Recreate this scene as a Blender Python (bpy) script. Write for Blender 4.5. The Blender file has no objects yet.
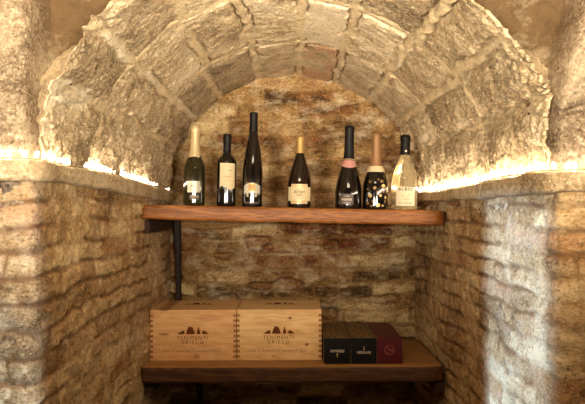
import bpy, bmesh, math, random
import numpy as np
from mathutils import Vector

random.seed(4)
C = bpy.context.scene.collection
PI = math.pi
E = 1.25            # eye height above the floor (metres)
F = 690.0           # focal length in pixels of the 585-px-wide frame

# ------------------------------------------------------------------ noise (numpy)
def _hash(ix, iy, iz, seed):
    h = (ix.astype(np.int64) * 374761393 + iy.astype(np.int64) * 668265263 + iz.astype(np.int64) * 2147483647 + seed * 974634777) & 0xffffffff
    h = ((h ^ (h >> 13)) * 1274126177) & 0xffffffff
    h = ((h ^ (h >> 16)) * 2246822519) & 0xffffffff
    return ((h ^ (h >> 15)) & 0xffffff) / float(0xffffff)

def vnoise(x, y, z, seed=0):
    x, y, z = np.broadcast_arrays(np.asarray(x, float), np.asarray(y, float), np.asarray(z, float))
    ix, iy, iz = np.floor(x), np.floor(y), np.floor(z)
    fx, fy, fz = x - ix, y - iy, z - iz
    fx, fy, fz = [f * f * f * (f * (f * 6 - 15) + 10) for f in (fx, fy, fz)]
    r = 0
    for a in (0, 1):
        for b in (0, 1):
            for c in (0, 1):
                w = (fx if a else 1 - fx) * (fy if b else 1 - fy) * (fz if c else 1 - fz)
                r = r + w * _hash(ix + a, iy + b, iz + c, seed)
    return r * 2 - 1

def fbm(x, y, z, f, octs=4, seed=0, gain=.5):
    r, a, t = 0, 1.0, 0
    for k in range(octs):
        r = r + a * vnoise(x * f + 17.3 * k, y * f - 9.1 * k, z * f + 3.7 * k, seed + k)
        t += a; a *= gain; f *= 2.03
    return r / t

def ridged(x, y, z, f, octs=3, seed=0):
    r, a, t = 0, 1.0, 0
    for k in range(octs):
        r = r + a * (1 - 2 * np.abs(vnoise(x * f + 5.1 * k, y * f, z * f - 7.7 * k, seed + k)))
        t += a; a *= .5; f *= 2.1
    return r / t

def sstep(a, b, x):
    t = np.clip((x - a) / (b - a), 0, 1)
    return t * t * (3 - 2 * t)

# ------------------------------------------------------------------ object helpers
def put(name, me, mat=None, parent=None):
    o = bpy.data.objects.new(name, me)
    C.objects.link(o)
    if mat is not None and not me.materials:
        me.materials.append(mat)
    if parent is not None:
        o.parent = parent
    return o

def tag(o, label=None, cat=None, group=None, kind=None):
    if label: o['label'] = label
    if cat: o['category'] = cat
    if group: o['group'] = group
    if kind: o['kind'] = kind
    return o

def empty(name, loc, rot=(0, 0, 0)):
    o = bpy.data.objects.new(name, None)
    o.empty_display_size = .05
    C.objects.link(o)
    o.location = loc
    o.rotation_euler = rot
    return o

def bm_obj(name, bm, mat, parent=None, smooth=False):
    bmesh.ops.recalc_face_normals(bm, faces=bm.faces)
    me = bpy.data.meshes.new(name)
    bm.to_mesh(me); bm.free()
    if smooth:
        for p in me.polygons: p.use_smooth = True
    return put(name, me, mat, parent)

def box(bm, x0, x1, y0, y1, z0, z1, mi=0):
    v = [bm.verts.new(p) for p in ((x0, y0, z0), (x1, y0, z0), (x1, y1, z0), (x0, y1, z0), (x0, y0, z1), (x1, y0, z1), (x1, y1, z1), (x0, y1, z1))]
    for f in ((3, 2, 1, 0), (4, 5, 6, 7), (0, 1, 5, 4), (1, 2, 6, 5), (2, 3, 7, 6), (3, 0, 4, 7)):
        q = bm.faces.new([v[i] for i in f]); q.material_index = mi

def lathe(bm, prof, n=40, cap0=True, cap1=True):
    rings = []
    for r, z in prof:
        rings.append([bm.verts.new((r * math.cos(2 * PI * i / n), r * math.sin(2 * PI * i / n), z)) for i in range(n)])
    for a, b in zip(rings, rings[1:]):
        for i in range(n):
            bm.faces.new((a[i], a[(i + 1) % n], b[(i + 1) % n], b[i]))
    if cap0: bm.faces.new(rings[0][::-1])
    if cap1: bm.faces.new(rings[-1])

def tube(bm, pts, r, n=8):
    rings = []
    for i, p in enumerate(pts):
        p = Vector(p)
        d = (Vector(pts[min(i + 1, len(pts) - 1)]) - Vector(pts[max(i - 1, 0)])).normalized()
        u = d.cross(Vector((0, 0, 1)))
        if u.length < 1e-3: u = d.cross(Vector((0, 1, 0)))
        u.normalize(); w = d.cross(u)
        rings.append([bm.verts.new(p + u * r * math.cos(2 * PI * k / n) + w * r * math.sin(2 * PI * k / n)) for k in range(n)])
    for a, b in zip(rings, rings[1:]):
        for k in range(n):
            bm.faces.new((a[k], a[(k + 1) % n], b[(k + 1) % n], b[k]))
    bm.faces.new(rings[0][::-1]); bm.faces.new(rings[-1])

def grid_mesh(name, P, attrs=None, keep=None, flip=False):
    """P: (nu,nv,3) array -> quad mesh, float attributes per vertex"""
    nu, nv = P.shape[:2]
    idx = np.arange(nu * nv).reshape(nu, nv)
    q = np.stack([idx[:-1, :-1], idx[1:, :-1], idx[1:, 1:], idx[:-1, 1:]], -1)
    if flip: q = q[..., ::-1]
    if keep is not None:
        q = q[keep]
    q = q.reshape(-1, 4)
    me = bpy.data.meshes.new(name)
    me.vertices.add(nu * nv)
    me.vertices.foreach_set('co', P.reshape(-1).astype(np.float32))
    n = len(q)
    me.loops.add(n * 4); me.polygons.add(n)
    me.loops.foreach_set('vertex_index', q.reshape(-1).astype(np.int32))
    me.polygons.foreach_set('loop_start', (np.arange(n) * 4).astype(np.int32))
    me.polygons.foreach_set('loop_total', np.full(n, 4, np.int32))
    me.polygons.foreach_set('use_smooth', np.ones(n, bool))
    for k, a in (attrs or {}).items():
        at = me.attributes.new(k, 'FLOAT', 'POINT')
        at.data.foreach_set('value', np.broadcast_to(a, (nu, nv)).reshape(-1).astype(np.float32))
    me.update(calc_edges=True)
    me.validate()
    return me

def text_geo(s, size, space=1.0, bold=0.0):
    cu = bpy.data.curves.new('lettering', 'FONT')
    cu.body = s; cu.size = size; cu.align_x = 'CENTER'; cu.align_y = 'CENTER'
    cu.space_character = space; cu.offset = bold; cu.resolution_u = 3
    o = bpy.data.objects.new('lettering', cu); C.objects.link(o)
    dg = bpy.context.evaluated_depsgraph_get(); dg.update()
    me = bpy.data.meshes.new_from_object(o.evaluated_get(dg))
    vs = [tuple(v.co) for v in me.vertices]
    fs = [tuple(p.vertices) for p in me.polygons]
    bpy.data.objects.remove(o); bpy.data.curves.remove(cu); bpy.data.meshes.remove(me)
    return vs, fs

def mesh_from(name, vs, fs, mat, parent):
    me = bpy.data.meshes.new(name)
    me.from_pydata(vs, [], fs); me.update()
    return put(name, me, mat, parent)

# ------------------------------------------------------------------ materials
class Nodes:
    def __init__(self, name):
        self.m = bpy.data.materials.new(name); self.m.use_nodes = True
        self.t = self.m.node_tree
        self.b = self.t.nodes['Principled BSDF']
    def n(self, typ, **kw):
        nd = self.t.nodes.new(typ)
        for k, v in kw.items():
            if k.startswith('i_'):
                key = k[2:]
                key = int(key) if key.isdigit() else key.replace('_', ' ')
                nd.inputs[key].default_value = v
            else: setattr(nd, k, v)
        return nd
    def l(self, a, b): self.t.links.new(a, b)
    def coord(self, scale=(1, 1, 1)):
        c = self.n('ShaderNodeTexCoord'); mp = self.n('ShaderNodeMapping'); mp.inputs['Scale'].default_value = scale
        self.l(c.outputs['Object'], mp.inputs['Vector']); return mp.outputs['Vector']
    def noise(self, scale, vec, detail=5, rough=.55):
        nd = self.n('ShaderNodeTexNoise'); nd.inputs['Scale'].default_value = scale
        nd.inputs['Detail'].default_value = detail; nd.inputs['Roughness'].default_value = rough
        self.l(vec, nd.inputs['Vector']); return nd.outputs['Fac']
    def ramp(self, fac, stops):
        r = self.n('ShaderNodeValToRGB'); e = r.color_ramp.elements
        while len(e) < len(stops): e.new(.5)
        for el, (p, c) in zip(e, stops): el.position = p; el.color = (*c, 1)
        self.l(fac, r.inputs['Fac']); return r.outputs['Color']
    def rng(self, fac, a, b, c=0., d=1.):
        r = self.n('ShaderNodeMapRange'); r.inputs[1].default_value = a; r.inputs[2].default_value = b
        r.inputs[3].default_value = c; r.inputs[4].default_value = d
        self.l(fac, r.inputs[0]); return r.outputs[0]
    def mix(self, fac, a, b, mode='MIX'):
        x = self.n('ShaderNodeMix', data_type='RGBA', blend_type=mode)
        for i, v in ((0, fac), (6, a), (7, b)):
            if isinstance(v, (int, float)): x.inputs[i].default_value = v
            elif isinstance(v, tuple): x.inputs[i].default_value = (*v, 1)
            else: self.l(v, x.inputs[i])
        return x.outputs[2]
    def math(self, op, a, b):
        x = self.n('ShaderNodeMath', operation=op)
        for i, v in enumerate((a, b)):
            if isinstance(v, (int, float)): x.inputs[i].default_value = v
            else: self.l(v, x.inputs[i])
        return x.outputs[0]
    def attr(self, name):
        return self.n('ShaderNodeAttribute', attribute_name=name).outputs['Fac']
    def bump(self, h, strength, dist):
        b = self.n('ShaderNodeBump'); b.inputs['Strength'].default_value = strength; b.inputs['Distance'].default_value = dist
        self.l(h, b.inputs['Height']); self.l(b.outputs['Normal'], self.b.inputs['Normal'])
    def color(self, c):
        if isinstance(c, tuple): self.b.inputs['Base Color'].default_value = (*c, 1)
        else: self.l(c, self.b.inputs['Base Color'])
    def set(self, **kw):
        for k, v in kw.items(): self.b.inputs[k.replace('_', ' ')].default_value = v

def srgb(r, g, b):
    f = lambda c: (c / 255 / 12.92) if c <= 10 else ((c / 255 + .055) / 1.055) ** 2.4
    return (f(r), f(g), f(b))

def plain(name, col, rough=.5, metal=0., **kw):
    N = Nodes(name); N.color(col); N.set(Roughness=rough, Metallic=metal, **kw); return N.m

def masonry(name, dark, mid, light, mortar, red, tint_amt=.5, grain=1.0, redamt=.0, stain=.5, bump=.5, stretch=(1, 1, 1), lime=0., speck=.5):
    """stone or brick: per-block tint + weathering blotches; 'mortar' attribute switches to the joint colour"""
    N = Nodes(name); v = N.coord(stretch)
    big = N.noise(4.0, v, 6, .6)
    medium = N.noise(19, v, 8, .65)
    fine = N.noise(130 * grain, v, 5, .7)
    mus = N.noise(9.5, v, 8, .72)
    tint = N.attr('tint')
    a = N.math('ADD', N.math('MULTIPLY', medium, .5), N.math('MULTIPLY', fine, .5))
    a = N.math('ADD', a, N.math('MULTIPLY', N.math('SUBTRACT', tint, .5), tint_amt * .45))
    a = N.math('ADD', a, N.math('MULTIPLY', N.math('SUBTRACT', big, .5), .35))
    stone = N.ramp(a, [(.34, dark), (.5, mid), (.66, light)])
    if redamt:
        rr = N.math('MULTIPLY', N.rng(N.attr('red'), .0, 1.), N.rng(medium, .35, .6))
        stone = N.mix(N.math('MULTIPLY', rr, redamt), stone, red)
    mcol = N.ramp(N.math('ADD', N.math('MULTIPLY', medium, .7), N.math('MULTIPLY', fine, .3)), [(.3, tuple(c * .62 for c in mortar)), (.52, mortar), (.75, tuple(min(1, c * 1.3) for c in mortar))])
    col = N.mix(N.attr('mortar'), stone, mcol)
    if name == 'vault_stone':
        col = N.mix(N.math('MULTIPLY', N.attr('white'), .85), col, srgb(236, 220, 188))
    if lime:
        lm = N.noise(7.5, N.coord((stretch[0], stretch[1], stretch[2] * 1.3)), 9, .7)
        col = N.mix(N.rng(lm, .50, .66, 0., lime), col, srgb(214, 198, 166))
    pit = N.noise(85, v, 4, .7)
    col = N.mix(N.rng(pit, .55, .66, 0., .75), col, dark)
    st = N.rng(mus, .55, .72, 0., stain)
    col = N.mix(st, col, tuple(c * .45 for c in dark))
    spk = N.noise(140, N.coord(), 3, .6)
    col = N.mix(N.math('MULTIPLY', N.rng(spk, .54, .66, 0., speck), N.math('SUBTRACT', 1., N.math('MULTIPLY', N.attr('mortar'), 1.))), col, tuple(min(1, c * 1.25) for c in light))
    N.color(col); N.set(Roughness=.92)
    N.b.inputs['Specular IOR Level'].default_value = .2
    h = N.math('ADD', N.math('MULTIPLY', medium, .6), N.math('MULTIPLY', fine, .5))
    N.bump(h, bump, .012)
    return N.m

M = {}
M['vault'] = masonry('vault_stone', srgb(98, 78, 54), srgb(188, 162, 124), srgb(238, 220, 186), srgb(222, 198, 156), srgb(186, 120, 80), .26, 1.0, .8, .3, 1.0, lime=.3)
M['front'] = masonry('springing_stone', srgb(70, 54, 38), srgb(134, 114, 90), srgb(186, 170, 142), srgb(88, 68, 44), srgb(150, 100, 60), .3, 1.0, 0, .4, .8, lime=.3)
M['side'] = masonry('side_brick', srgb(92, 64, 36), srgb(172, 136, 90), srgb(214, 186, 140), srgb(128, 92, 56), srgb(146, 78, 44), .5, .8, .6, .5, .8, (1, 1, 1.6), .25, .25)
M['back'] = masonry('back_brick', srgb(66, 42, 20), srgb(146, 112, 68), srgb(206, 180, 132), srgb(146, 112, 68), srgb(112, 50, 20), .7, .7, .95, .85, .6, (1, 1, 1.6), .6, .12)
M['ledge'] = masonry('ledge_stone', srgb(128, 104, 74), srgb(184, 162, 126), srgb(216, 198, 166), srgb(150, 120, 86), srgb(150, 90, 60), .3, .8, 0, .35, .5)
M['plaster'] = masonry('room_plaster', srgb(120, 96, 66), srgb(160, 134, 98), srgb(186, 164, 128), srgb(160, 130, 96), srgb(150, 90, 60), 0, .6, 0, .2, .3)
M['tile'] = masonry('floor_stone', srgb(70, 54, 38), srgb(108, 88, 64), srgb(140, 118, 90), srgb(90, 74, 54), srgb(120, 70, 50), .4, .6, 0, .3, .3)

def wood(name, c0, c1, c2, scale=(3, 26, 26), rough=.6, knots=(), streaks=(), ring=14., bump=.25):
    N = Nodes(name); v = N.coord(scale)
    w = N.n('ShaderNodeTexNoise'); w.inputs['Scale'].default_value = 1.; w.inputs['Detail'].default_value = 6; w.inputs['Distortion'].default_value = .6
    N.l(v, w.inputs['Vector'])
    band = N.math('FRACT', N.math('MULTIPLY', w.outputs['Fac'], ring), 0)
    band = N.math('ABSOLUTE', N.math('SUBTRACT', band, .5), 0)
    fib = N.noise(5., N.coord((scale[0] * 2, scale[1] * 3, scale[2] * 3)), 4, .6)
    f = N.math('ADD', N.math('MULTIPLY', band, .55), N.math('MULTIPLY', fib, .75))
    col = N.ramp(f, [(.22, c0), (.5, c1), (.8, c2)])
    blot = N.noise(6., N.coord((1, 1.6, 1.6)), 5, .6)
    col = N.mix(N.rng(blot, .5, .75, 0, .35), col, c0)
    if knots:
        c = N.n('ShaderNodeTexCoord')
        wob = N.n('ShaderNodeTexNoise'); wob.inputs['Scale'].default_value = 55.
        N.l(c.outputs['Object'], wob.inputs['Vector'])
        for kx, kz, rx, rz, amt, kc in knots:
            mp = N.n('ShaderNodeMapping')
            mp.inputs['Scale'].default_value = (1 / rx, 0, 1 / rz)
            mp.inputs['Location'].default_value = (-kx / rx, 0, -kz / rz)
            N.l(c.outputs['Object'], mp.inputs['Vector'])
            ln = N.n('ShaderNodeVectorMath', operation='LENGTH'); N.l(mp.outputs['Vector'], ln.inputs[0])
            d = N.math('ADD', ln.outputs['Value'], N.math('MULTIPLY', N.math('SUBTRACT', wob.outputs['Fac'], .5), .7))
            k = N.rng(d, 1.15, .6, 0., amt)
            col = N.mix(k, col, kc)
    N.color(col); N.set(Roughness=rough)
    N.b.inputs['Specular IOR Level'].default_value = .3
    N.bump(f, bump, .002)
    return N.m

KN = srgb(120, 66, 26)
M['shelf'] = wood('shelf_timber', srgb(84, 46, 18), srgb(136, 82, 36), srgb(166, 106, 50), (2.2, 18, 18), .5, ring=9)
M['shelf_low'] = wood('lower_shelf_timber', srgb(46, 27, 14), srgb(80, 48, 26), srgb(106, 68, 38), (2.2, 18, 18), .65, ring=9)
M['shelf_low_lit'] = wood('lower_shelf_lit_timber', srgb(112, 76, 40), srgb(158, 114, 64), srgb(186, 142, 88), (2.2, 18, 18), .75, ring=9)  # lighter copy of the lower shelf wood, with light from above in its colour
M['cleat'] = wood('dark_timber', srgb(34, 20, 12), srgb(56, 34, 20), srgb(72, 46, 28), (18, 2, 18), .7)
M['post'] = plain('dark_iron', srgb(38, 24, 18), .7, .2)
M['pine'] = wood('pine_board', srgb(202, 152, 96), srgb(228, 184, 126), srgb(240, 204, 150), (2., 22, 22), .55, ring=7, bump=.1)
M['pine_warm'] = wood('pine_board_reddish', srgb(202, 146, 92), srgb(228, 178, 122), srgb(240, 198, 146), (2., 22, 22), .55, ring=7, bump=.1,
                      knots=((-.112, .008, .024, .006, .6, srgb(130, 66, 30)), (.013, -.078, .013, .009, .55, srgb(150, 82, 40)), (.06, .07, .06, .012, .3, srgb(176, 104, 56))))
M['pine_knot'] = wood('pine_board_knotty', srgb(204, 154, 96), srgb(232, 190, 130), srgb(244, 210, 156), (2., 22, 22), .55, ring=7, bump=.1,
                      knots=((.042, .068, .0085, .0065, .8, KN), (.105, -.033, .0085, .0065, .8, KN), (-.022, -.078, .0055, .004, .6, KN), (.07, .02, .006, .0025, .6, KN), (-.05, .05, .05, .012, .25, srgb(190, 130, 76)), (.05, .01, .045, .015, .3, srgb(196, 130, 78))))
M['endgrain'] = wood('pine_end_grain', srgb(130, 84, 44), srgb(160, 108, 62), srgb(176, 126, 76), (20, 20, 20), .7)
M['burnt'] = plain('burnt_brand', srgb(104, 56, 26), .85, Specular_IOR_Level=.1)
M['faint'] = plain('faint_brand', srgb(134, 82, 44), .85, Specular_IOR_Level=.1)

def glassy(name, col, rough=.07, coat=.35):
    N = Nodes(name); N.color(col); N.set(Roughness=rough); N.b.inputs['Coat Weight'].default_value = coat
    N.b.inputs['Coat Roughness'].default_value = .03
    return N.m
M['green_glass'] = glassy('dark_green_glass', srgb(34, 30, 14))
M['black_glass'] = glassy('black_glass', srgb(14, 9, 7))
M['brown_glass'] = glassy('dark_brown_glass', srgb(26, 14, 8))
N = Nodes('pale_wine_glass'); N.color(srgb(248, 232, 192)); N.set(Roughness=.04, IOR=1.36); N.b.inputs['Transmission Weight'].default_value = .85
M['clear_glass'] = N.m
M['cream_label'] = plain('cream_paper', srgb(198, 180, 142), .7)
M['white_label'] = plain('white_paper', srgb(204, 190, 158), .65)
M['silver_label'] = plain('silver_paper', srgb(176, 168, 150), .4, .3)
M['gold'] = plain('gold_foil', srgb(176, 140, 78), .5, .4)
M['pale_gold'] = plain('pale_gold_foil', srgb(190, 166, 122), .42, .25)
M['copper'] = plain('copper_foil', srgb(142, 104, 68), .55, .3)
M['black_foil'] = plain('black_capsule', srgb(12, 9, 8), .55, Specular_IOR_Level=.25)
M['pink'] = plain('pink_band', srgb(176, 122, 112), .55)
M['grey_label'] = plain('dark_grey_label', srgb(74, 62, 56), .5)
M['ink'] = plain('dark_ink', srgb(40, 32, 26), .7)
M['pale_ink'] = plain('pale_print', srgb(196, 180, 160), .6)
M['dot_gold'] = plain('gold_dot', srgb(196, 166, 104), .4, .4)
M['dot_dim'] = plain('bronze_dot', srgb(120, 88, 48), .45, .4)
N = Nodes('black_card')
vor = N.n('ShaderNodeTexVoronoi', feature='DISTANCE_TO_EDGE'); vor.inputs['Scale'].default_value = 46.
N.l(N.coord(), vor.inputs['Vector'])
N.color(N.mix(N.rng(vor.outputs['Distance'], .05, .11), srgb(158, 118, 64), srgb(16, 10, 8))); N.set(Roughness=.4, Specular_IOR_Level=.25)
M['card_pattern'] = N.m
M['card_black'] = plain('matt_black_card', srgb(14, 9, 8), .5, Specular_IOR_Level=.2)
M['card_red'] = plain('dark_red_card', srgb(80, 15, 20), .45, Specular_IOR_Level=.25)
M['red_print'] = plain('copper_print', srgb(176, 92, 72), .4, .3)
M['wire'] = plain('clear_cable', srgb(190, 170, 130), .4)
N = Nodes('led_glow'); N.color((1, .9, .7)); N.b.inputs['Emission Color'].default_value = (1, .88, .70, 1); N.b.inputs['Emission Strength'].default_value = 80.
M['led'] = N.m
M['shade'] = plain('lamp_housing', srgb(60, 50, 40), .5, .3)

# ------------------------------------------------------------------ masonry fields
def bricks(u, z, h, L, seed, warp=.012, jw=(.003, .011), vjoint=.003):
    zz = z + warp * fbm(u, z, 0, 3.2, 2, seed) + .005 * vnoise(u * 14, z * 14, 1, seed + 3)
    row = np.floor(zz / h); fz = zz / h - row
    lr = L * (.75 + .6 * _hash(row, row * 0, row * 0, seed + 9))
    uu = (u + .008 * vnoise(u * 12, z * 12, 5, seed + 4)) / lr + _hash(row, row * 0 + 3, row * 0, seed) * 7
    col = np.floor(uu); fu = uu - col
    e = np.minimum(np.minimum(fz, 1 - fz) * h, np.minimum(fu, 1 - fu) * lr + vjoint)
    e = e + .0035 * fbm(u, z, 2, 40, 2, seed + 5)
    m = sstep(jw[0], jw[1], e)
    rid = _hash(row, col, row * 0 + 1, seed + 20)
    rid2 = _hash(row, col, row * 0 + 2, seed + 21)
    return m, rid, rid2

# ------------------------------------------------------------------ the vault (ceiling of the niche)
Y0, YB = 1.48, 3.08
AX = E + .025                       # height of the vault's axis
RV = .57
RINGS_L, RINGS_R = (1.87, 2.46), (1.95, 2.46)
PHI = [(-65, -49, -30, -9, 6, 18.5, 38, 52, 68),          # front course
       (-65, -50, -32.5, -15.5, 3, 19.5, 37, 53, 68.5),   # middle course
       (-66, -50.5, -35, -15, 3, 19.5, 38, 54, 68)]       # course next to the back wall
LOWER = {-1: (1.64, 1.87, 2.2, 2.46), 1: (1.99, 2.46)}

nu, nv = 440, 400
phi = np.linspace(-94, 94, nu)[:, None]
yy = np.linspace(Y0, YB + .05, nv)[None, :]
phi, yy = np.broadcast_arrays(phi, yy)
sx = np.where(phi > 0, 1.0 + .03 * sstep(0, 60, phi), 1.0) - .035 * sstep(1.5, 3.1, yy)
x0 = RV * sx * np.sin(np.radians(phi)); z0 = AX + RV * np.cos(np.radians(phi))
wy = yy + .018 * fbm(x0, yy, z0, 7, 3, 11) + .006 * vnoise(x0 * 30, yy * 30, z0 * 30, 5)
wp = phi + 2.0 * fbm(x0, yy, z0, 7, 3, 31) + .6 * vnoise(x0 * 30, yy * 30, z0 * 30, 8)
r1 = np.where(phi < 0, RINGS_L[0], RINGS_R[0])
course = (wy > r1).astype(int) + (wy > 2.46).astype(int)
dist = np.full(phi.shape, 9.0); ident = np.zeros(phi.shape)
for c in range(3):
    edges = np.array((-130,) + PHI[c] + (130,))
    k = np.clip(np.searchsorted(edges, wp) - 1, 0, len(edges) - 2)
    dl = np.minimum(wp - edges[k], edges[k + 1] - wp) * PI / 180 * RV
    sel = course == c
    dist = np.where(sel, np.minimum(dist, dl), dist)
    ident = np.where(sel, k + 20 * c, ident)
low = np.abs(wp) > 66
for s, ys in LOWER.items():
    for yr in ys:
        dist = np.where(low & (np.sign(phi) == s), np.minimum(dist, np.abs(wy - yr)), dist)
    ident = np.where(low & (np.sign(phi) == s), 100 * s + 7 * np.searchsorted(np.array(ys), wy), ident)
for yr in (r1, 2.46):
    dist = np.where(~low, np.minimum(dist, np.abs(wy - yr)), dist)
jw = np.where(low, .004, .0135)
dist = dist + .004 * fbm(x0, yy, z0, 45, 2, 77)
stone = sstep(jw * .7, jw * 1.25 + .004, dist)
tint = _hash(ident, ident * 0, ident * 0 + 5, 13)
key = (np.abs(phi - 11) < 8.3) & (course == 1)
key3 = (np.abs(phi - 11) < 8.3) & (course == 2)
tint = np.where(key, 1.15, np.where(key3, .75, tint))
red = np.where(key3, 1.0, 0.0) * sstep(.05, .5, .5 + fbm(x0, yy, z0, 9, 2, 3))
soft = np.where(key | key3 | ((np.abs(phi) < 34) & (course == 2)), .35, 1.0)
rough = (.013 * fbm(x0, yy, z0, 11, 3, 41) + .0085 * fbm(x0, yy, z0, 40, 4, 51, .8) * .9 + .0025 * vnoise(x0 * 110, yy * 110, z0 * 110, 61)) * soft
bulge = .010 * sstep(.0, .06, dist)
lift = .007 * (_hash(ident, ident * 0 + 2, ident * 0, 3) - .4)
soft2 = .62 + .75 * sstep(45, 70, np.abs(phi))
disp = stone * (bulge + rough + lift) * soft2 + (1 - stone) * (.003 + .004 * fbm(x0, yy, z0, 16, 3, 71))
crev = np.exp(-((dist - jw * 1.25) / .0045) ** 2) * sstep(-.35, .25, fbm(x0, yy, z0, 6, 3, 207))
disp = disp - .013 * crev
# light ridge of mortar standing proud along the two long joints
prd = np.exp(-((wp + 49.5) / 1.6) ** 2) * (phi < 0) * sstep(1.55, 1.6, yy) + np.exp(-((wp - 37.5) / 1.3) ** 2)
disp = disp + .007 * prd * (1 - stone)
edge = sstep(Y0 + .05, Y0, yy)                           # the front arris is worn round
back = .05 * sstep(66, 84, np.abs(phi)) * sstep(Y0 + .25, Y0, yy)
disp = disp - .008 * edge * (.55 + .15 * vnoise(x0 * 5, yy * 5, z0 * 5, 19))
disp = disp - .05 * sstep(YB - .075, YB - .02, yy) * sstep(35, 55, np.abs(phi))     # open gap against the back wall
disp = np.where(np.abs(phi) > 84, np.minimum(disp, .006), disp)
disp = disp + .010 * np.minimum(0, fbm(x0, yy, z0, 22, 4, 217, .7) + .05) * 2.2 * sstep(50, 66, np.abs(phi))
R = RV - disp
P = np.stack([R * sx * np.sin(np.radians(phi)), yy + back + .004 * fbm(x0, yy, z0, 20, 2, 91), AX + R * np.cos(np.radians(phi))], -1)
mort = 1 - stone
white = np.clip(prd * (1 - stone) * sstep(-.2, .2, fbm(x0, yy, z0, 8, 2, 15) + .12), 0, 1)
wst = (wp < -62.5) & (wp > -67.5) & (wy < 1.73)
white = np.where(key, stone * .55, white)
white = np.where(wst, np.maximum(white, .85 * sstep(-.15, .1, fbm(x0, yy, z0, 12, 3, 16) + .15)), white)
# voussoir ends: fold the front edge outwards
nf = 16
fl = np.linspace(1, 0, nf)[None, :]
pf = np.broadcast_to(phi[:, :1], (nu, nf))
Rf = R[:, :1] + (.040 + .07 * sstep(48, 66, np.abs(pf))) * fl
yf = Y0 + .14 * fl
qx, qz = np.sin(np.radians(pf)), np.cos(np.radians(pf))
yf = yf + .007 * fbm(qx * RV, fl * .1 + 0 * qx, qz * RV, 22, 3, 5) * sstep(0, .2, fl)
Pf = np.stack([Rf * qx, yf + (P[:, :1, 1] - Y0), AX + Rf * qz], -1)
P = np.concatenate([Pf[:, :-1], P], 1)
ext = lambda a, v: np.concatenate([np.full((nu, nf - 1), v), a], 1)
me = grid_mesh('ceiling', P, {'mortar': ext(mort, .15), 'tint': ext(tint, .2), 'red': ext(red, 0.), 'white': ext(white, 0.)}, flip=False)
tag(put('ceiling', me, M['vault']), 'rough stone barrel vault of the wine niche', kind='structure')

# ------------------------------------------------------------------ front wall above the ledges (springing of the neighbouring arches)
gx, gz = np.meshgrid(np.linspace(-1.05, 1.05, 380), np.linspace(E + .0, 2.6, 235), indexing='ij')
nz1 = fbm(gx, 0, gz, 6, 3, 101)
xl = -.548 + .008 * nz1
xr = .556 + .17 * np.clip(gz - (E + .22), 0, 9) ** 1.1 * 1.6 + .008 * nz1
stL = sstep(.0, .03, xl - gx); stR = sstep(.0, .03, gx - xr)
st = np.maximum(stL, stR)
jz = np.minimum(np.abs(gz - (E + .262 + .01 * nz1)), np.abs(gz - (E + .62)))
jz = np.where(gx > 0, np.abs(gz - (E + .20 + .3 * (gx - .56) + .01 * nz1)), jz)
seam = sstep(.012, .002, jz)
rgh = .022 * fbm(gx, 0, gz, 11, 3, 111) + .016 * fbm(gx, 1, gz, 34, 4, 121, .75) * 1.2 + .004 * vnoise(gx * 100, 0, gz * 100, 7)
pl = .012 * fbm(gx, 0, gz, 5, 3, 131)
gy = 1.585 - .11 * st - st * rgh * (1 - .5 * seam) + .022 * st * seam - (1 - st) * pl
gy = gy - .10 * np.clip(gz - (E + .35), 0, 9) * (1 - st)
rr = np.hypot(gx, gz - AX)
keep = ((rr > .588)[:-1, :-1] & (rr > .588)[1:, 1:] & (rr > .588)[1:, :-1] & (rr > .588)[:-1, 1:])
keep |= ((rr > .572) & (gz < E + .36))[:-1, :-1]
keep |= ((st > .6)[:-1, :-1] & (gz < E + .5)[:-1, :-1] & (rr > .555)[:-1, :-1])
P = np.stack([gx, gy, gz], -1)
me = grid_mesh('wall_front', P, {'mortar': (1 - st), 'tint': .45 + 0 * gx, 'red': 0 * gx}, keep=keep)
tag(put('wall_front', me, M['front']), 'rough springing stones and plaster valleys around the niche arch', kind='structure')

# ------------------------------------------------------------------ side walls, swept along their plan
def smooth_plan(pts, step):
    """polyline with rounded corners: pts = [(x,y,radius)]"""
    out = []
    for i, (x, y, r) in enumerate(pts):
        p = np.array((x, y))
        if r == 0 or i in (0, len(pts) - 1):
            out.append(p); continue
        a = np.array(pts[i - 1][:2]) - p; b = np.array(pts[i + 1][:2]) - p
        a = a / np.linalg.norm(a); b = b / np.linalg.norm(b)
        for t in np.linspace(0, 1, 12):
            out.append((1 - t) ** 2 * (p + a * r) + 2 * t * (1 - t) * p + t * t * (p + b * r))
    out = np.array(out)
    s = np.concatenate([[0], np.cumsum(np.linalg.norm(np.diff(out, axis=0), axis=1))])
    n = int(s[-1] / step)
    q = np.linspace(0, s[-1], n)
    xy = np.stack([np.interp(q, s, out[:, 0]), np.interp(q, s, out[:, 1])], -1)
    d = np.gradient(xy, axis=0)
    k = 9
    d = np.stack([np.convolve(np.pad(d[:, j], k // 2, 'edge'), np.ones(k) / k, 'valid') for j in (0, 1)], -1)
    d = d / np.linalg.norm(d, axis=1)[:, None]
    return q, xy, d

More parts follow.
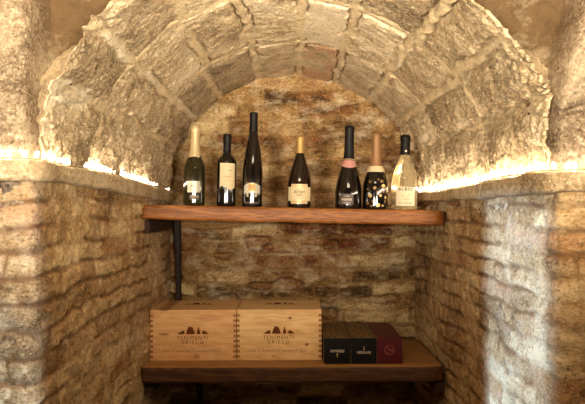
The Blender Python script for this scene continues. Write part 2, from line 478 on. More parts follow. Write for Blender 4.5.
def side_wall(name, pts, side, seed, mat, label):
    q, xy, d = smooth_plan(pts, .0048)
    zs = np.linspace(.15, E + .085, 245)
    u, z = np.meshgrid(q, zs, indexing='ij')
    X = np.broadcast_to(xy[:, :1], u.shape); Y = np.broadcast_to(xy[:, 1:], u.shape)
    m, rid, rid2 = bricks(u, z, .055, .32, seed, .022, (.002, .010))
    fill = sstep(-.20, .22, fbm(X, Y, z, 4, 3, seed + 40))            # joints smeared over with render
    m2 = np.maximum(m, fill * .75)
    ero = fbm(X, Y, z, 16, 4, seed + 50)
    pits = sstep(.25, .55, fbm(X, Y, z, 26, 3, seed + 60))
    disp = m2 * (.006 + .005 * (rid - .5) * (1 - .6 * fill) + .008 * ero) - .005 * pits + (1 - m2) * .003 * ero + .004 * vnoise(X * 60, Y * 60, z * 60, seed)
    disp = disp + .012 * fbm(X, Y, z, 3, 2, seed + 70)
    n = np.stack([d[:, 1], -d[:, 0]], -1) * side
    P = np.stack([X + n[:, :1] * disp, Y + n[:, 1:] * disp, z], -1)
    red = ((rid2 > .86) * m).astype(float) * .8
    me = grid_mesh(name, P, {'mortar': np.clip(1 - m2, 0, 1), 'tint': rid * .7 + .15 + .3 * fill, 'red': red}, flip=(side < 0))
    return tag(put(name, me, mat), label, kind='structure')

side_wall('wall_left', [(-1.1, 1.475, 0), (-.555, 1.475, .035), (-.552, 3.12, 0)], 1, 3, M['side'], 'worn ochre brick wall left of the niche')
side_wall('wall_right', [(1.1, 1.475, 0), (.572, 1.475, .03), (.578, 2.5, .1), (.545, 3.12, 0)], -1, 8, M['side'], 'worn ochre brick wall right of the niche')

# ------------------------------------------------------------------ back wall
gx, gz = np.meshgrid(np.linspace(-.64, .64, 300), np.linspace(.15, 1.92, 400), indexing='ij')
m, rid, rid2 = bricks(gx, gz, .066, .27, 23, .026, (.002, .014))
fill = sstep(-.15, .25, fbm(gx, 0, gz, 5, 3, 140) + .35 * sstep(E + .05, E + .35, gz))
m2 = np.maximum(m, fill * .6)
ero = fbm(gx, 0, gz, 14, 4, 150)
cav = sstep(.12, .42, fbm(gx, 7, gz * 2.2, 7, 4, 190)) * (.35 + .65 * sstep(E + .05, E - .1, gz))
disp = -.028 * cav + m2 * (.011 + .012 * (rid - .5) + .010 * ero) + (1 - m2) * .003 * ero + .012 * fbm(gx, 0, gz, 4, 2, 160) - .008 * sstep(.2, .5, fbm(gx, 3, gz, 12, 3, 170))
P = np.stack([gx, YB - disp, gz], -1)
redz = sstep(E - .33, E - .22, gz) * sstep(E - .02, E - .14, gz)
red = np.clip(.9 * cav + (rid2 > .8) * m * .5 + redz * sstep(.0, .35, fbm(gx, 0, gz, 6, 3, 180)), 0, 1)
me = grid_mesh('wall_back', P, {'mortar': np.clip(1 - m2, 0, 1), 'tint': rid * .8 + .1, 'red': red})
tag(put('wall_back', me, M['back']), 'weathered brick wall closing the niche', kind='structure')

# ------------------------------------------------------------------ ledges (stone string course at the foot of the vault)
def ledge(name, pts, side, top, bot, depth, seed, label):
    q, xy, d = smooth_plan(pts, .006)
    # height of top and bottom edge by distance into the niche
    zt = E + np.interp(xy[:, 1], *top); zb = E + np.interp(xy[:, 1], *bot)
    zt = zt + .003 * fbm(q, 0, 0, 9, 3, seed); zb = zb + .005 * fbm(q, 5, 0, 10, 3, seed + 1)
    sec = []                                            # (offset behind the face 0..1, height 0..1)
    for t in np.linspace(0, 1, 5)[:-1]: sec.append((1 - t, 0))
    for t in np.linspace(0, 1, 12): sec.append((0, t))
    for t in np.linspace(0, 1, 7)[1:]: sec.append((t, 1))
    sec = np.array(sec)
    rad = .12
    off = sec[:, 0]; hh = sec[:, 1]
    corner = np.clip(1 - off * 8, 0, 1) * (np.clip(np.abs(hh - .5) * 2 - .7, 0, 1) / .3) ** 2 * .006
    u = np.broadcast_to(q[:, None], (len(q), len(sec)))
    H = np.broadcast_to(hh[None], u.shape)
    z = zb[:, None] * (1 - H) + zt[:, None] * H
    X = np.broadcast_to(xy[:, :1], u.shape); Y = np.broadcast_to(xy[:, 1:], u.shape)
    n = np.stack([d[:, 1], -d[:, 0]], -1) * side
    face = (off == 0)[None] * (.004 * fbm(u, H, z, 9, 3, seed + 5) + .0025 * fbm(u, 3, z, 45, 3, seed + 6))
    o = -off[None] * depth - corner[None] + face
    cut = np.abs(((q + .13) / .34) % 1 - .5) * .34
    groove = sstep(.004, .001, np.abs(cut - .0))[:, None]
    o = o - .003 * groove
    P = np.stack([X + n[:, :1] * o, Y + n[:, 1:] * o, z], -1)
    blk = np.floor((q + .13) / .34 + .5)
    tint = np.broadcast_to(_hash(blk, blk * 0, blk * 0, seed)[:, None], u.shape)
    me = grid_mesh(name, P, {'mortar': 0 * u, 'tint': tint, 'red': 0 * u}, flip=(side < 0))
    return tag(put(name, me, M['ledge']), label, kind='structure'), (q, xy, n, zt)

LT = ((1.45, 1.57, 2.03, 2.26, 2.62, 3.1), (.104, .102, .102, .098, .087, .074))
LB = ((1.45, 1.57, 1.9, 2.22, 2.74, 3.1), (.057, .0585, .0537, .045, .0286, .022))
RT = ((1.45, 1.57, 1.83, 2.07, 2.57, 3.06), (.079, .079, .078, .072, .0645, .064))
RB = ((1.45, 1.66, 2.13, 3.0), (.033, .030, .0265, .0265))
_, LL = ledge('trim_1', [(-1.1, 1.44, 0), (-.532, 1.44, .08), (-.527, 3.1, 0)], 1, LT, LB, .14, 7, 'stone ledge along the left side of the niche')
_, LR = ledge('trim_2', [(1.1, 1.44, 0), (.537, 1.44, .07), (.536, 2.4, .2), (.525, 3.1, 0)], -1, RT, RB, .14, 9, 'stone ledge along the right side of the niche')

# ------------------------------------------------------------------ LED strings lying on the ledges
def led_string(data, gaps, label, spacing, seed):
    q, xy, n, zt = data
    rnd = random.Random(seed)
    pts = []
    for i in range(0, len(q), 3):
        p = xy[i] - n[i] * .013
        if abs(p[0]) < .95 and p[1] < 3.03: pts.append((p[0], p[1], zt[i] + .0045))
    root = empty('led_string', (pts[0][0], pts[0][1], pts[0][2]))
    tag(root, label, 'string lights', 'string lights on the ledges')
    off = Vector(pts[0])
    bm = bmesh.new(); tube(bm, [Vector(p) - off for p in pts], .0018, 6)
    bm_obj('cable', bm, M['wire'], root, True)
    bm = bmesh.new()
    lathe(bm, [(.0012, -.004), (.0032, -.003), (.0042, 0), (.0040, .004), (.0028, .0075), (.0008, .009)], 12)
    bmesh.ops.recalc_face_normals(bm, faces=bm.faces)
    bme = bpy.data.meshes.new('bulb'); bm.to_mesh(bme); bm.free(); bme.materials.append(M['led'])
    for p in bme.polygons: p.use_smooth = True
    s = np.concatenate([[0], np.cumsum([(Vector(b) - Vector(a)).length for a, b in zip(pts, pts[1:])])])
    t = spacing * .4
    while t < s[-1]:
        i = min(int(np.searchsorted(s, t)), len(pts) - 1)
        p = Vector(pts[i])
        if not any(a < p.y < b and abs(p.x) < .56 for a, b in gaps):
            o = put('bulb', bme, None, root); o.location = p - off + Vector((0, 0, .006))
            o.rotation_euler = (rnd.uniform(-.5, .5), rnd.uniform(-.5, .5), 0)
        t += spacing * rnd.uniform(.85, 1.15)
    return root
led_string(LL, ((1.68, 1.80),), 'warm white LED string lying on the ledge at the left of the niche', .026, 2)
led_string(LR, (), 'warm white LED string lying on the ledge at the right of the niche', .026, 3)

# ------------------------------------------------------------------ shelves
def board(name, x0, x1, y0, y1, th, mat, seed, rear_round=0., loc=(0, 0, 0), roll=0.):
    """solid plank with worn irregular edges; top face at local z=0"""
    cx = (x0 + x1) / 2
    nx = 150
    sec = []
    def seg(a, b, n):
        for t in np.linspace(0, 1, n, endpoint=False): sec.append((a[0] + (b[0] - a[0]) * t, a[1] + (b[1] - a[1]) * t))
    r = .006
    seg((y1, 0), (y0 + r, 0), 8); seg((y0 + r, 0), (y0, -r), 4); seg((y0, -r), (y0, -th + r), 7); seg((y0, -th + r), (y0 + r, -th), 4); seg((y0 + r, -th), (y1, -th), 8)
    sec.append((y1, -th))
    sec = np.array(sec + [sec[0]])
    xs = np.linspace(x0, x1, nx)
    X, Yc = np.meshgrid(xs, sec[:, 0], indexing='ij'); _, Z = np.meshgrid(xs, sec[:, 1], indexing='ij')
    endd = np.minimum(X - x0, x1 - X)
    rnd = np.maximum(0, 1 - (x1 - X) / .05) ** 2 * rear_round + np.maximum(0, 1 - (X - x0) / .012) ** 2 * .006
    frontw = sstep(y0 + .12, y0, Yc)
    Yn = Yc + frontw * (rnd + .004 * fbm(X, 0, Z, 5, 3, seed) + .0016 * fbm(X * .6, 0, Z * 3, 30, 3, seed + 1))
    Zn = Z + np.where(Z < -th * .5, .005, .0012) * fbm(X, Yc, 0, 6, 3, seed + 2)
    P = np.stack([X - cx, Yn, Zn], -1)
    me = grid_mesh(name, P, {}, flip=True)
    bm = bmesh.new(); bm.from_mesh(me)
    bmesh.ops.remove_doubles(bm, verts=bm.verts, dist=1e-6)
    bmesh.ops.holes_fill(bm, edges=[e for e in bm.edges if e.is_boundary], sides=0)
    bmesh.ops.recalc_face_normals(bm, faces=bm.faces)
    bm.to_mesh(me); bm.free()
    o = put(name, me, mat); o.location = (loc[0] + cx, loc[1], loc[2]); o.rotation_euler = (0, roll, 0)
    return o

ROLL = math.atan2(.022, 1.11)
UX0, UX1 = -.547, .568
ZU = E + .0005
up = board('wooden_shelf', UX0, UX1, 2.5, 3.065, .053, M['shelf'], 5, .055, (0, 0, ZU), ROLL)
tag(up, 'reddish brown timber shelf carrying the row of wine bottles', 'shelf', 'plank shelves across the niche')
UC = (UX0 + UX1) / 2
def upper_z(x): return ZU - math.tan(ROLL) * (x - UC)
ZL = E - .579
lo = board('wooden_shelf', -.55, .552, 2.5, 3.065, .055, M['shelf_low'], 15, .02, (0, 0, ZL), -.0035)
lo.data.materials.append(M['shelf_low_lit'])
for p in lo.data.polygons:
    if p.normal.z > .8: p.material_index = 1  # upward faces get the timber painted as lit
tag(lo, 'dark brown timber shelf carrying the wooden cases and dark cartons', 'shelf', 'plank shelves across the niche')
def lower_z(x): return ZL + .0035 * x

def cleat(x0, x1, y0, y1, z0, z1, label):
    bm = bmesh.new(); box(bm, x0, x1, y0, y1, z0, z1)
    bmesh.ops.bevel(bm, geom=bm.edges[:], offset=.005, segments=2, affect='EDGES')
    o = bm_obj('shelf_cleat', bm, M['cleat']); tag(o, label, 'bracket', 'cleats under the shelves')
    return o
cleat(-.552, -.522, 2.53, 3.04, upper_z(-.55) - .105, upper_z(-.55) - .056, 'dark wooden cleat under the left end of the bottle shelf')
cleat(-.552, -.505, 2.54, 3.04, lower_z(-.53) - .10, lower_z(-.53) - .058, 'dark wooden cleat under the left end of the case shelf')
cleat(.522, .562, 2.53, 3.04, lower_z(.54) - .098, lower_z(.54) - .058, 'dark wooden cleat under the right end of the case shelf')

def post(x, y, z0, z1, bow, label):
    root_z = z0
    n = 26
    P = []
    bm = bmesh.new()
    prev = None
    for i in range(n):
        t = i / (n - 1)
        cx = bow * math.sin(t * PI) ; hw = .0125 + .002 * math.sin(t * 9)
        zz = (z1 - z0) * t
        ring = [bm.verts.new((cx + a * hw, b * .014, zz)) for a, b in ((-1, -.7), (-.7, -1), (.7, -1), (1, -.7), (1, .7), (.7, 1), (-.7, 1), (-1, .7))]
        if prev:
            for k in range(8): bm.faces.new((prev[k], prev[(k + 1) % 8], ring[(k + 1) % 8], ring[k]))
        else: bm.faces.new(ring[::-1])
        prev = ring
    bm.faces.new(prev)
    o = bm_obj('shelf_post', bm, M['post']); o.location = (x, y, z0)
    tag(o, label, 'post', 'posts behind the shelves'); return o
post(-.506, 3.035, lower_z(-.5) + .001, upper_z(-.5) - .058, .007, 'thin dark bowed post between the two shelves at the back left')
post(-.405, 3.035, .02, lower_z(-.4) - .061, .0, 'thin dark post under the case shelf')

# ------------------------------------------------------------------ bottles
def interp_prof(prof, n=3):
    """smooth the control profile (Catmull-Rom in r)"""
    pr = np.array(prof, float); out = []
    for i in range(len(pr) - 1):
        p0, p1, p2, p3 = pr[max(i - 1, 0)], pr[i], pr[i + 1], pr[min(i + 2, len(pr) - 1)]
        for t in np.linspace(0, 1, n, endpoint=False):
            a = .5 * (2 * p1 + (p2 - p0) * t + (2 * p0 - 5 * p1 + 4 * p2 - p3) * t * t + (3 * p1 - p0 - 3 * p2 + p3) * t ** 3)
            lo_, hi_ = np.minimum(p1, p2), np.maximum(p1, p2)
            out.append(np.clip(a, lo_, hi_))
    out.append(pr[-1]); return np.array(out)

class Bottle:
    def __init__(self, name, px, prof, glass, label, y=2.62, turn=0.):
        x = (px - 292) * y / F
        self.root = empty(name, (x, y, upper_z(x) + .0006), (0, ROLL, 0))
        tag(self.root, label, 'bottle', 'wine bottles on the upper shelf')
        self.p = interp_prof([(q[0] * 1.05, q[1]) for q in prof], 5)
        self.turn = turn
        bm = bmesh.new(); lathe(bm, [tuple(q) for q in self.p], 48)
        self.body = bm_obj('body', bm, glass, self.root, True)
    def r(self, z): return np.interp(z, self.p[:, 1], self.p[:, 0])
    def sleeve(self, name, z0, z1, mat, grow=.0009, top=None, n=14, wavy=0.):
        zs = np.linspace(z0, z1, n)
        prof = [(float(self.r(z)) + grow, float(z)) for z in zs]
        prof = [(prof[0][0] - grow * .9, prof[0][1] - .0004)] + prof
        if top:
            prof += top
        bm = bmesh.new(); lathe(bm, prof, 48, cap0=False, cap1=bool(top))
        if wavy:
            for v in bm.verts:
                if v.co.z < z0 + .004:
                    v.co.z += wavy * math.cos(2 * math.atan2(v.co.x, -v.co.y))
        return bm_obj(name, bm, mat, self.root, True)
    def wrap(self, x, z, grow):
        r = float(self.r(z)) + grow
        a = x / float(self.r(z)) + self.turn
        return (r * math.sin(a), -r * math.cos(a), z)
    def label_patch(self, x0, x1, zlo, zhi, mat, grow=.0005, name='label', parent=None, nx=28, nz=10):
        """zlo, zhi: numbers or functions of x"""
        fl = zlo if callable(zlo) else (lambda x: zlo)
        fh = zhi if callable(zhi) else (lambda x: zhi)
        vs, fs = [], []
        for i in range(nx):
            x = x0 + (x1 - x0) * i / (nx - 1)
            for j in range(nz):
                z = fl(x) + (fh(x) - fl(x)) * j / (nz - 1)
                vs.append(self.wrap(x, z, grow))
        for i in range(nx - 1):
            for j in range(nz - 1):
                a = i * nz + j; fs.append((a, a + nz, a + nz + 1, a + 1))
        o = mesh_from(name, vs, fs, mat, parent or self.root)
        for p in o.data.polygons: p.use_smooth = True
        return o
    def text(self, s, z, size, mat, x=0., grow=.0009, parent=None, space=1., bold=0., slant=0.):
        vs, fs = text_geo(s, size, space, bold)
        return mesh_from('lettering', [self.wrap(x + v[0] + slant * v[1], z + v[1], grow) for v in vs], fs, mat, parent or self.root)
    def disc(self, x, z, rad, mat, name='dot', grow=.0007, parent=None, sx=1.):
        vs = [self.wrap(x, z, grow)] + [self.wrap(x + sx * rad * math.cos(a), z + rad * math.sin(a), grow) for a in np.linspace(0, 2 * PI, 20, endpoint=False)]
        return mesh_from(name, vs, [(0, 1 + i, 1 + (i + 1) % 20) for i in range(20)], mat, parent or self.root)

# 1 sparkling wine, gold foil
b = Bottle('sparkling_wine_bottle', 194, [(.030, 0), (.0375, .003), (.0395, .010), (.0395, .06), (.0393, .13), (.037, .150), (.031, .168), (.023, .188), (.0185, .205), (.0160, .235), (.0148, .27), (.0155, .28), (.0155, .29)], M['green_glass'],
           'dark green sparkling wine bottle with a gold foil neck, first in the row')
b.sleeve('foil', .183, .278, M['pale_gold'], .0012, [(.0178, .279), (.0182, .292), (.0172, .302), (.012, .307), (.004, .309)], wavy=-.012)
l = b.label_patch(-.021, .027, .050, .092, M['silver_label'])
b.text('BRUT', .074, .009, M['ink'], .003, parent=l); b.text('- - - - -', .062, .006, M['ink'], .003, parent=l)
l = b.label_patch(-.012, .024, .022, .040, M['grey_label'], name='lower_label')
b.text('SPUMANTE', .034, .0062, M['pale_ink'], .006, parent=l); b.text('DRY', .026, .007, M['pale_ink'], .006, parent=l)
# 2 bordeaux shape, cream label cut on a wave
b = Bottle('wine_bottle', 226, [(.028, 0), (.033, .003), (.035, .009), (.035, .10), (.0352, .160), (.0335, .172), (.027, .184), (.0175, .196), (.0140, .206), (.0132, .23), (.0132, .255), (.0140, .258), (.0138, .272)], M['black_glass'],
           'dark red wine bottle whose cream label has a slanting wavy lower edge', turn=.25)
b.sleeve('capsule', .207, .2725, M['black_foil'], .0009, [(.0142, .274), (.006, .2746)])
l = b.label_patch(-.033, .030, lambda x: .070 - .007 * math.sin((x + .005) * 95), lambda x: .163 - .06 * (x + .033) * .35, M['cream_label'])
b.text('~', .135, .02, M['ink'], .008, parent=l); b.text('Masseria', .112, .0085, M['faint'], -.004, parent=l, slant=.3); b.text('ROSSO', .098, .005, M['faint'], -.004, parent=l)
# 3 tall flute
b = Bottle('wine_bottle', 252, [(.030, 0), (.0355, .003), (.0372, .010), (.0372, .09), (.0365, .125), (.0335, .165), (.0285, .205), (.0225, .240), (.0172, .27), (.0145, .30), (.0135, .325), (.0132, .335), (.0142, .338), (.0140, .355)], M['black_glass'],
           'tallest bottle, a slender black flute with a gold square on a silver label')
b.sleeve('capsule', .285, .3555, M['black_foil'], .0009, [(.0146, .3575), (.006, .358)])
b.disc(.0, .308, .0045, M['pale_ink'], 'seal')
l = b.label_patch(-.034, .034, lambda x: .034 + .016 * (abs(x) / .034) ** 2, lambda x: .078 + .012 * math.cos(x * 46), M['silver_label'])
e = b.label_patch(-.013, .013, .060, .088, M['gold'], .0011, 'emblem', l)
for dx in (-.006, 0, .006): b.label_patch(dx - .0008, dx + .0008, .064, .083, M['ink'], .0015, 'stripe', l, 3, 3)
b.label_patch(-.012, .012, .022, .052, M['black_glass'], .0010, 'window', l)
b.label_patch(-.026, -.020, .040, .05, M['ink'], .0010, 'stripe', l, 4, 3); b.label_patch(.020, .026, .040, .05, M['ink'], .0010, 'stripe', l, 4, 3)
l2 = b.label_patch(-.028, .028, .012, .018, M['grey_label'], name='lower_label'); b.text('2 0 1 2', .015, .006, M['pale_ink'], parent=l2)
# 4 burgundy, gold capsule
b = Bottle('wine_bottle', 299, [(.034, 0), (.041, .003), (.0432, .010), (.0432, .07), (.0428, .092), (.0395, .115), (.033, .143), (.0255, .168), (.0185, .19), (.0143, .207), (.0128, .222), (.0122, .25), (.0130, .254), (.0130, .267)], M['brown_glass'],
           'squat burgundy bottle with a yellow gold capsule, alone in the middle of the row')
b.sleeve('capsule', .207, .2675, M['gold'], .0009, [(.0134, .269), (.005, .2695)])
l = b.label_patch(-.052, .052, .026, .078, M['cream_label'])
b.label_patch(-.033, .033, .076, .089, M['pale_gold'], .0006, 'gold_band', l); b.label_patch(-.033, .033, .015, .028, M['pale_gold'], .0006, 'gold_band', l)
b.text('Biron', .060, .019, M['ink'], parent=l, slant=.35); b.text('2013', .047, .010, M['faint'], parent=l, bold=.0002); b.text('RISERVA', .082, .006, M['ink'], parent=l, grow=.0012)
b.text('DOC  ROSSO', .0215, .005, M['ink'], parent=l, grow=.0012)
# 5 dark sparkling, pink band
b = Bottle('sparkling_wine_bottle', 348, [(.036, 0), (.0455, .003), (.0480, .010), (.0478, .06), (.0455, .085), (.0405, .112), (.0335, .14), (.0255, .166), (.0205, .185), (.0175, .205), (.0160, .25), (.0160, .295)], M['black_glass'],
           'black sparkling wine bottle with a pink neck band under a long black capsule')
b.sleeve('capsule', .180, .298, M['black_foil'], .0012, [(.0185, .300), (.0188, .309), (.015, .314), (.005, .316)])
b.sleeve('neck_band', .158, .183, M['pink'], .0016, wavy=-.004)
b.sleeve('cord', .186, .1885, M['pale_gold'], .0022)
l = b.label_patch(-.036, .016, .016, .055, M['grey_label'])
b.text('CUVEE', .047, .006, M['pale_ink'], -.010, parent=l); b.text('PRESTIGE', .034, .0095, M['pale_ink'], -.010, parent=l, bold=.0003); b.text('EXTRA BRUT', .022, .005, M['pale_ink'], -.010, parent=l)
# 6 dotted sparkling
b = Bottle('sparkling_wine_bottle', 375, [(.034, 0), (.043, .003), (.0455, .010), (.0452, .07), (.0435, .10), (.0375, .125), (.0295, .148), (.0215, .168), (.0178, .185), (.0150, .22), (.0142, .255), (.0148, .262), (.0148, .275)], M['black_glass'],
           'black bottle printed with gold dots, copper foil over a cream collar')
b.sleeve('foil', .160, .262, M['copper'], .0012, [(.0168, .264), (.0170, .278), (.0155, .286), (.010, .290), (.003, .291)])
b.sleeve('collar', .141, .163, M['cream_label'], .0018)
rnd = random.Random(12)
dots = [(-.024, .050, .0062, 0), (.014, .052, .0055, 0), (.006, .016, .0075, 0), (.026, .088, .0072, 0), (.038, .045, .006, 0), (.036, .030, .005, 1), (-.026, .103, .006, 1), (.018, .105, .006, 1),
        (-.008, .080, .006, 1), (-.036, .075, .005, 1), (.002, .064, .004, 1), (-.014, .030, .005, 1), (-.035, .022, .006, 1), (.024, .068, .005, 1), (.042, .066, .006, 1), (.006, .112, .004, 1), (-.02, .012, .004, 1), (.024, .014, .004, 0)]
for dx, dz, rr_, dim in dots: b.disc(dx, dz, rr_, M['dot_dim' if dim else 'dot_gold'], sx=1.05)
# 7 pale bottle
b = Bottle('sparkling_wine_bottle', 404, [(.036, 0), (.044, .003), (.0468, .010), (.0468, .085), (.0450, .120), (.0385, .148), (.0300, .172), (.0222, .192), (.0185, .206), (.0165, .225), (.0158, .255), (.0158, .266)], M['clear_glass'],
           'pale see-through bottle of white wine with a cream label and black capsule')
b.sleeve('capsule', .208, .262, M['black_foil'], .0014, [(.0200, .264), (.0205, .272), (.019, .280), (.012, .285), (.003, .286)])
b.disc(.0, .222, .004, M['pale_ink'], 'seal', .0022)
l = b.label_patch(-.040, .036, .015, .086, M['white_label'])
b.text('ALBIO', .077, .0155, M['ink'], -.003, parent=l, space=1.35, bold=.0005); b.text("v  .  ^", .054, .012, M['faint'], -.003, parent=l); b.text('BIANCO', .040, .006, M['faint'], 0, parent=l); b.text('Vino Spumante', .026, .0085, M['ink'], -.003, parent=l)

# ------------------------------------------------------------------ wooden wine cases
def arc_shape(pts): return [(p[0], p[1]) for p in pts]
EMBLEM = [   # a row of burnt-in silhouettes, in metres about the middle of the front
    [(-.058, .0), (-.030, .0), (-.030, .012), (-.036, .0135), (-.046, .008)],
    [(-.024, .0), (.010, .0), (.008, .008), (.003, .020), (-.001, .0285), (-.006, .026), (-.012, .030), (-.018, .020), (-.022, .009)],
    [(.018, .0), (.030, .0), (.029, .012), (.026, .016), (.025, .026), (.021, .026), (.020, .016), (.0175, .010)],
    [(.037, .0), (.062, .0), (.056, .006), (.047, .012), (.039, .0135)],
]
def wine_case(x0, x1, y0, y1, h, mat, label, turn, stamp):
    W, D, t = x1 - x0, y1 - y0, .011
    cx = (x0 + x1) / 2
    root = empty('wooden_wine_case', (cx, y0, lower_z(cx) + .0012), (0, -.0035, turn))
    tag(root, label, 'wine case', 'wooden wine cases on the lower shelf')
    rows = 19; rh = h / rows
    hw = W / 2
    zc = h / 2
    # front board with finger joints
    def fingers(bm, sgn, yA, yB, odd):
        for k in range(rows):
            if k % 2 == odd:
                a, c = (hw - t, hw) if sgn > 0 else (-hw, -hw + t)
                box(bm, a, c, yA, yB, k * rh + .0003 - zc, (k + 1) * rh - .0003 - zc)
    bm = bmesh.new(); box(bm, -hw + t, hw - t, 0, t, -zc, h - zc)
    for s in (-1, 1): fingers(bm, s, 0, t, 0)
    f = bm_obj('front_panel', bm, mat, root); f.location = (0, 0, zc)
    bm = bmesh.new(); box(bm, -hw + t, hw - t, D - t, D, -zc, h - zc)
    for s in (-1, 1): fingers(bm, s, D - t, D, 0)
    o = bm_obj('back_panel', bm, M['pine'], root); o.location = (0, 0, zc)
    for s in (-1, 1):
        bm = bmesh.new()
        a, c = (hw - t, hw) if s > 0 else (-hw, -hw + t)
        box(bm, a, c, t + .0004, D - t - .0004, -zc, h - zc)
        fingers(bm, s, .0006, t + .0004, 1)
        for fc in bm.faces:
            if fc.calc_center_median().y < .004: fc.material_index = 1
        o = bm_obj('side_panel', bm, M['pine'], root); o.data.materials.append(M['endgrain']); o.location = (0, 0, zc)
    bm = bmesh.new(); box(bm, -hw + t + .001, hw - t - .001, t + .001, D - t - .001, 0, .008)
    o = bm_obj('base_panel', bm, M['pine'], root); o.location = (0, 0, .001)
    bm = bmesh.new(); box(bm, -hw, hw, .0, D, 0, .007)
    bmesh.ops.bevel(bm, geom=bm.edges[:], offset=.0012, segments=1, affect='EDGES')
    lid = bm_obj('lid', bm, mat if stamp else M['pine'], root); lid.location = (0, 0, h + .0004)
    # burnt-in mark on the front
    ex, ez = -.003, .008
    vs, fs = [], []
    for poly in EMBLEM:
        b0 = len(vs); vs += [(ex + p[0], -.0004, ez + p[1]) for p in poly]; fs.append(tuple(range(b0, len(vs))))
    mesh_from('emblem', vs, fs, M['burnt'], f)
    for s_, sz, z_, sp in (('TENIMENTI', .0185, -.006, 1.32), ('GRIECO', .0185, -.0235, 1.4)):
        v, fc = text_geo(s_, sz, sp)
        mesh_from('lettering', [(ex + p[0], -.0004, z_ + p[1]) for p in v], fc, M['burnt'], f)
    v, fc = text_geo('Vino di Terra Sud in cassetta di legno', .0135, 1.06)
    mesh_from('lettering', [(ex - .002 + p[0] + .3 * p[1], -.0004, -.056 + p[1]) for p in v], fc, M['faint'], f)
    # the same mark on the lid
    vs, fs = [], []
    for poly in EMBLEM:
        b0 = len(vs); vs += [(ex + p[0], D * .55 + p[1] * 1.6, .0073) for p in poly]; fs.append(tuple(range(b0, len(vs))))
    mesh_from('emblem', vs, fs, M['burnt'], lid)
    v, fc = text_geo('TENIMENTI GRIECO', .013, 1.1)
    mesh_from('lettering', [(ex + p[0], D * .47 + p[1], .0073) for p in v], fc, M['burnt'], lid)
    return root
wine_case(-.5385, -.2115, 2.62, 2.895, .1845, M['pine_warm'], 'reddish pine wine case with a dark stamped patch low on its front', 0, True)
wine_case(-.2095, .1125, 2.622, 2.897, .1845, M['pine_knot'], 'knotty pale pine wine case beside the black cartons', -.006, False)

# ------------------------------------------------------------------ bottle cartons
def carton(x, w, h, d, body, face, label, turn, kind):
    y0 = 2.555
    root = empty('bottle_carton', (x, y0, lower_z(x) + .0012), (0, -.0035, turn))
    tag(root, label, 'carton', 'single-bottle cartons on the lower shelf')
    bm = bmesh.new(); box(bm, -w / 2, w / 2, .001, d, 0, h)
    bmesh.ops.bevel(bm, geom=bm.edges[:], offset=.0012, segments=2, affect='EDGES')
    bm_obj('carton_body', bm, body, root)
    bm = bmesh.new(); box(bm, -w / 2 + .001, w / 2 - .001, 0, .0011, .001, h - .001)
    fl_ = bm_obj('end_flap', bm, face, root)
    if kind == 'red':
        vs, fs = [], []
        n = 40
        def ring(r0, r1):
            b0 = len(vs)
            for i in range(n):
                a = 2 * PI * i / n
                for r in (r0, r1): vs.append((r * math.cos(a), -.0004, h * .52 + r * math.sin(a)))
            for i in range(n):
                j = (i + 1) % n; fs.append((b0 + 2 * i, b0 + 2 * i + 1, b0 + 2 * j + 1, b0 + 2 * j))
        ring(.0165, .0185)
        for k in range(3):            # three leaf-like strokes inside the roundel
            a0 = .6 + k * .5
            b0 = len(vs)
            for t in np.linspace(-1, 1, 9):
                px_ = t * .013; pz = math.sin(t * 2.2 + k * 1.9) * .007 + (k - 1) * .006
                lim = math.sqrt(max(.0155 ** 2 - px_ ** 2, 0)); pz = max(-lim, min(lim, pz))
                vs.append((px_, -.0004, h * .52 + pz - .0009)); vs.append((px_, -.0004, h * .52 + pz + .0009))
            for i in range(8): fs.append((b0 + 2 * i, b0 + 2 * i + 2, b0 + 2 * i + 3, b0 + 2 * i + 1))
        mesh_from('emblem', vs, fs, M['red_print'], fl_)
    else:
        s = -1 if kind == 'inverted' else 1
        zc = h * .50 if s < 0 else h * .43
        v, fc = text_geo('FERRARI', .0135, 1.05, .0003)
        mesh_from('lettering', [(s * p[0], -.0004, zc + s * p[1]) for p in v], fc, M['pale_ink'], fl_)
        # slim upright bottle-like mark on the other side of the word
        bm = bmesh.new()
        pts = [(-.0026, .009), (.0026, .009), (.0026, .014), (.0012, .018), (.0012, .024), (-.0012, .024), (-.0012, .018), (-.0026, .014)]
        bm.faces.new([bm.verts.new((s * p[0], -.0004, zc + s * p[1])) for p in pts])
        me = bpy.data.meshes.new('emblem'); bm.to_mesh(me); bm.free(); put('emblem', me, M['dot_gold'], fl_)
    return root
cs = 2.555 / F
carton((337.3 - 292) * cs, .0985, .0965, .335, M['card_pattern'], M['card_black'], 'black carton beside the pine case, its white word upside down', 0, 'inverted')
carton((364.0 - 292) * cs, .0945, .0965, .335, M['card_pattern'], M['card_black'], 'black carton with an upright white word, between the other two cartons', .0, 'upright')
carton((389.6 - 292) * cs, .0935, .0965, .335, M['card_red'], M['card_red'], 'dark red carton with a round copper emblem', -.0, 'red')

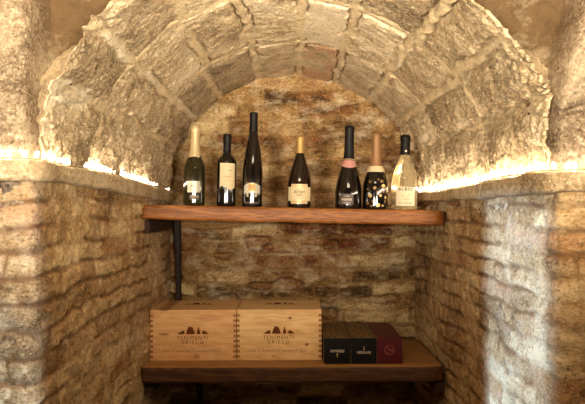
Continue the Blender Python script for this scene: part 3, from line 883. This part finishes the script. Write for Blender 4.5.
# ------------------------------------------------------------------ the room behind the camera
def slab(name, x0, x1, y0, y1, z0, z1, mat, label):
    bm = bmesh.new(); box(bm, x0, x1, y0, y1, z0, z1)
    o = bm_obj(name, bm, mat)
    me = o.data
    for k, v in (('mortar', 0.), ('tint', .5), ('red', 0.)):
        at = me.attributes.new(k, 'FLOAT', 'POINT'); at.data.foreach_set('value', [v] * len(me.vertices))
    return tag(o, label, kind='structure')
slab('floor', -2.3, 2.3, -2.3, 3.2, -.1, 0, M['tile'], 'stone floor')
slab('ceiling_room', -2.3, 2.3, -2.3, 1.75, 2.6, 2.7, M['plaster'], 'plastered ceiling of the cellar room')
slab('wall_rear', -2.3, 2.3, -2.4, -2.3, 0, 2.6, M['plaster'], 'plastered wall behind the viewer')
slab('wall_room_left', -2.4, -2.3, -2.3, 1.75, 0, 2.6, M['plaster'], 'plastered side wall of the room')
slab('wall_room_right', 2.3, 2.4, -2.3, 1.75, 0, 2.6, M['plaster'], 'plastered side wall of the room')
for s, nm in ((-1, 'wall_front_left'), (1, 'wall_front_right')):
    slab(nm, min(s * 1.0, s * 2.3), max(s * 1.0, s * 2.3), 1.50, 1.75, 0, 2.6, M['plaster'], 'plastered front wall beyond the niche')

# ------------------------------------------------------------------ lights
def area(name, loc, target, sx_, sy_, power, col, spread=180.):
    L = bpy.data.lights.new(name, 'AREA'); L.shape = 'RECTANGLE'; L.size = sx_; L.size_y = sy_; L.energy = power; L.color = col
    L.spread = math.radians(spread)
    o = bpy.data.objects.new(name, L); C.objects.link(o); o.location = loc
    d = Vector(target) - Vector(loc)
    o.rotation_euler = d.to_track_quat('-Z', 'Y').to_euler()
    return o
area('ceiling_lamp', (0, -.3, 2.5), (0, 2.6, .9), 1.2, .5, 31, (1, .80, .55))
area('vault_fill_left', (-.6, -.5, 1.30), (.1, 2.3, 3.0), .4, .12, 38, (1, .87, .68), 84)  # pair of unseen fill lights, added to brighten the upper vault
area('vault_fill_right', (.6, -.5, 1.30), (-.1, 2.3, 3.0), .4, .12, 38, (1, .87, .68), 84)
# unseen beams added for cool daylight across the niche's corners; no windows built
def beam(name, a, b, width, z0, z1, power, col, spread):
    return area(name, (a[0], a[1], (z0 + z1) / 2), (b[0], b[1], (z0 + z1) / 2), width, z1 - z0, power, col, spread)
beam('daylight_beam', (-2.2, .36), (.575, 1.775), .45, .2, E + .01, 5, (.38, .60, 1.0), 2.4)
beam('daylight_beam_right', (2.2, -.24), (-.70, 1.475), .16, .2, E + .04, 1.7, (.50, .70, 1.0), 3.0)

W = bpy.data.worlds.new('World'); bpy.context.scene.world = W; W.use_nodes = True
W.node_tree.nodes['Background'].inputs[0].default_value = (1, .8, .55, 1)
W.node_tree.nodes['Background'].inputs[1].default_value = .05

# ------------------------------------------------------------------ camera
cam = bpy.data.cameras.new('camera'); co = bpy.data.objects.new('camera', cam); C.objects.link(co)
cam.sensor_width = 36; cam.lens = 36 * F / 585; cam.clip_start = .02
co.location = (0, 0, E); co.rotation_euler = (PI / 2, 0, 0)
cam.shift_y = 6 / 585
cam.shift_x = .5 / 585
sc = bpy.context.scene
sc.camera = co
sc.view_settings.view_transform = 'Standard'; sc.view_settings.look = 'None'
sc.view_settings.exposure = 0.0; sc.view_settings.gamma = 1.0
sc.view_settings.use_curve_mapping = False
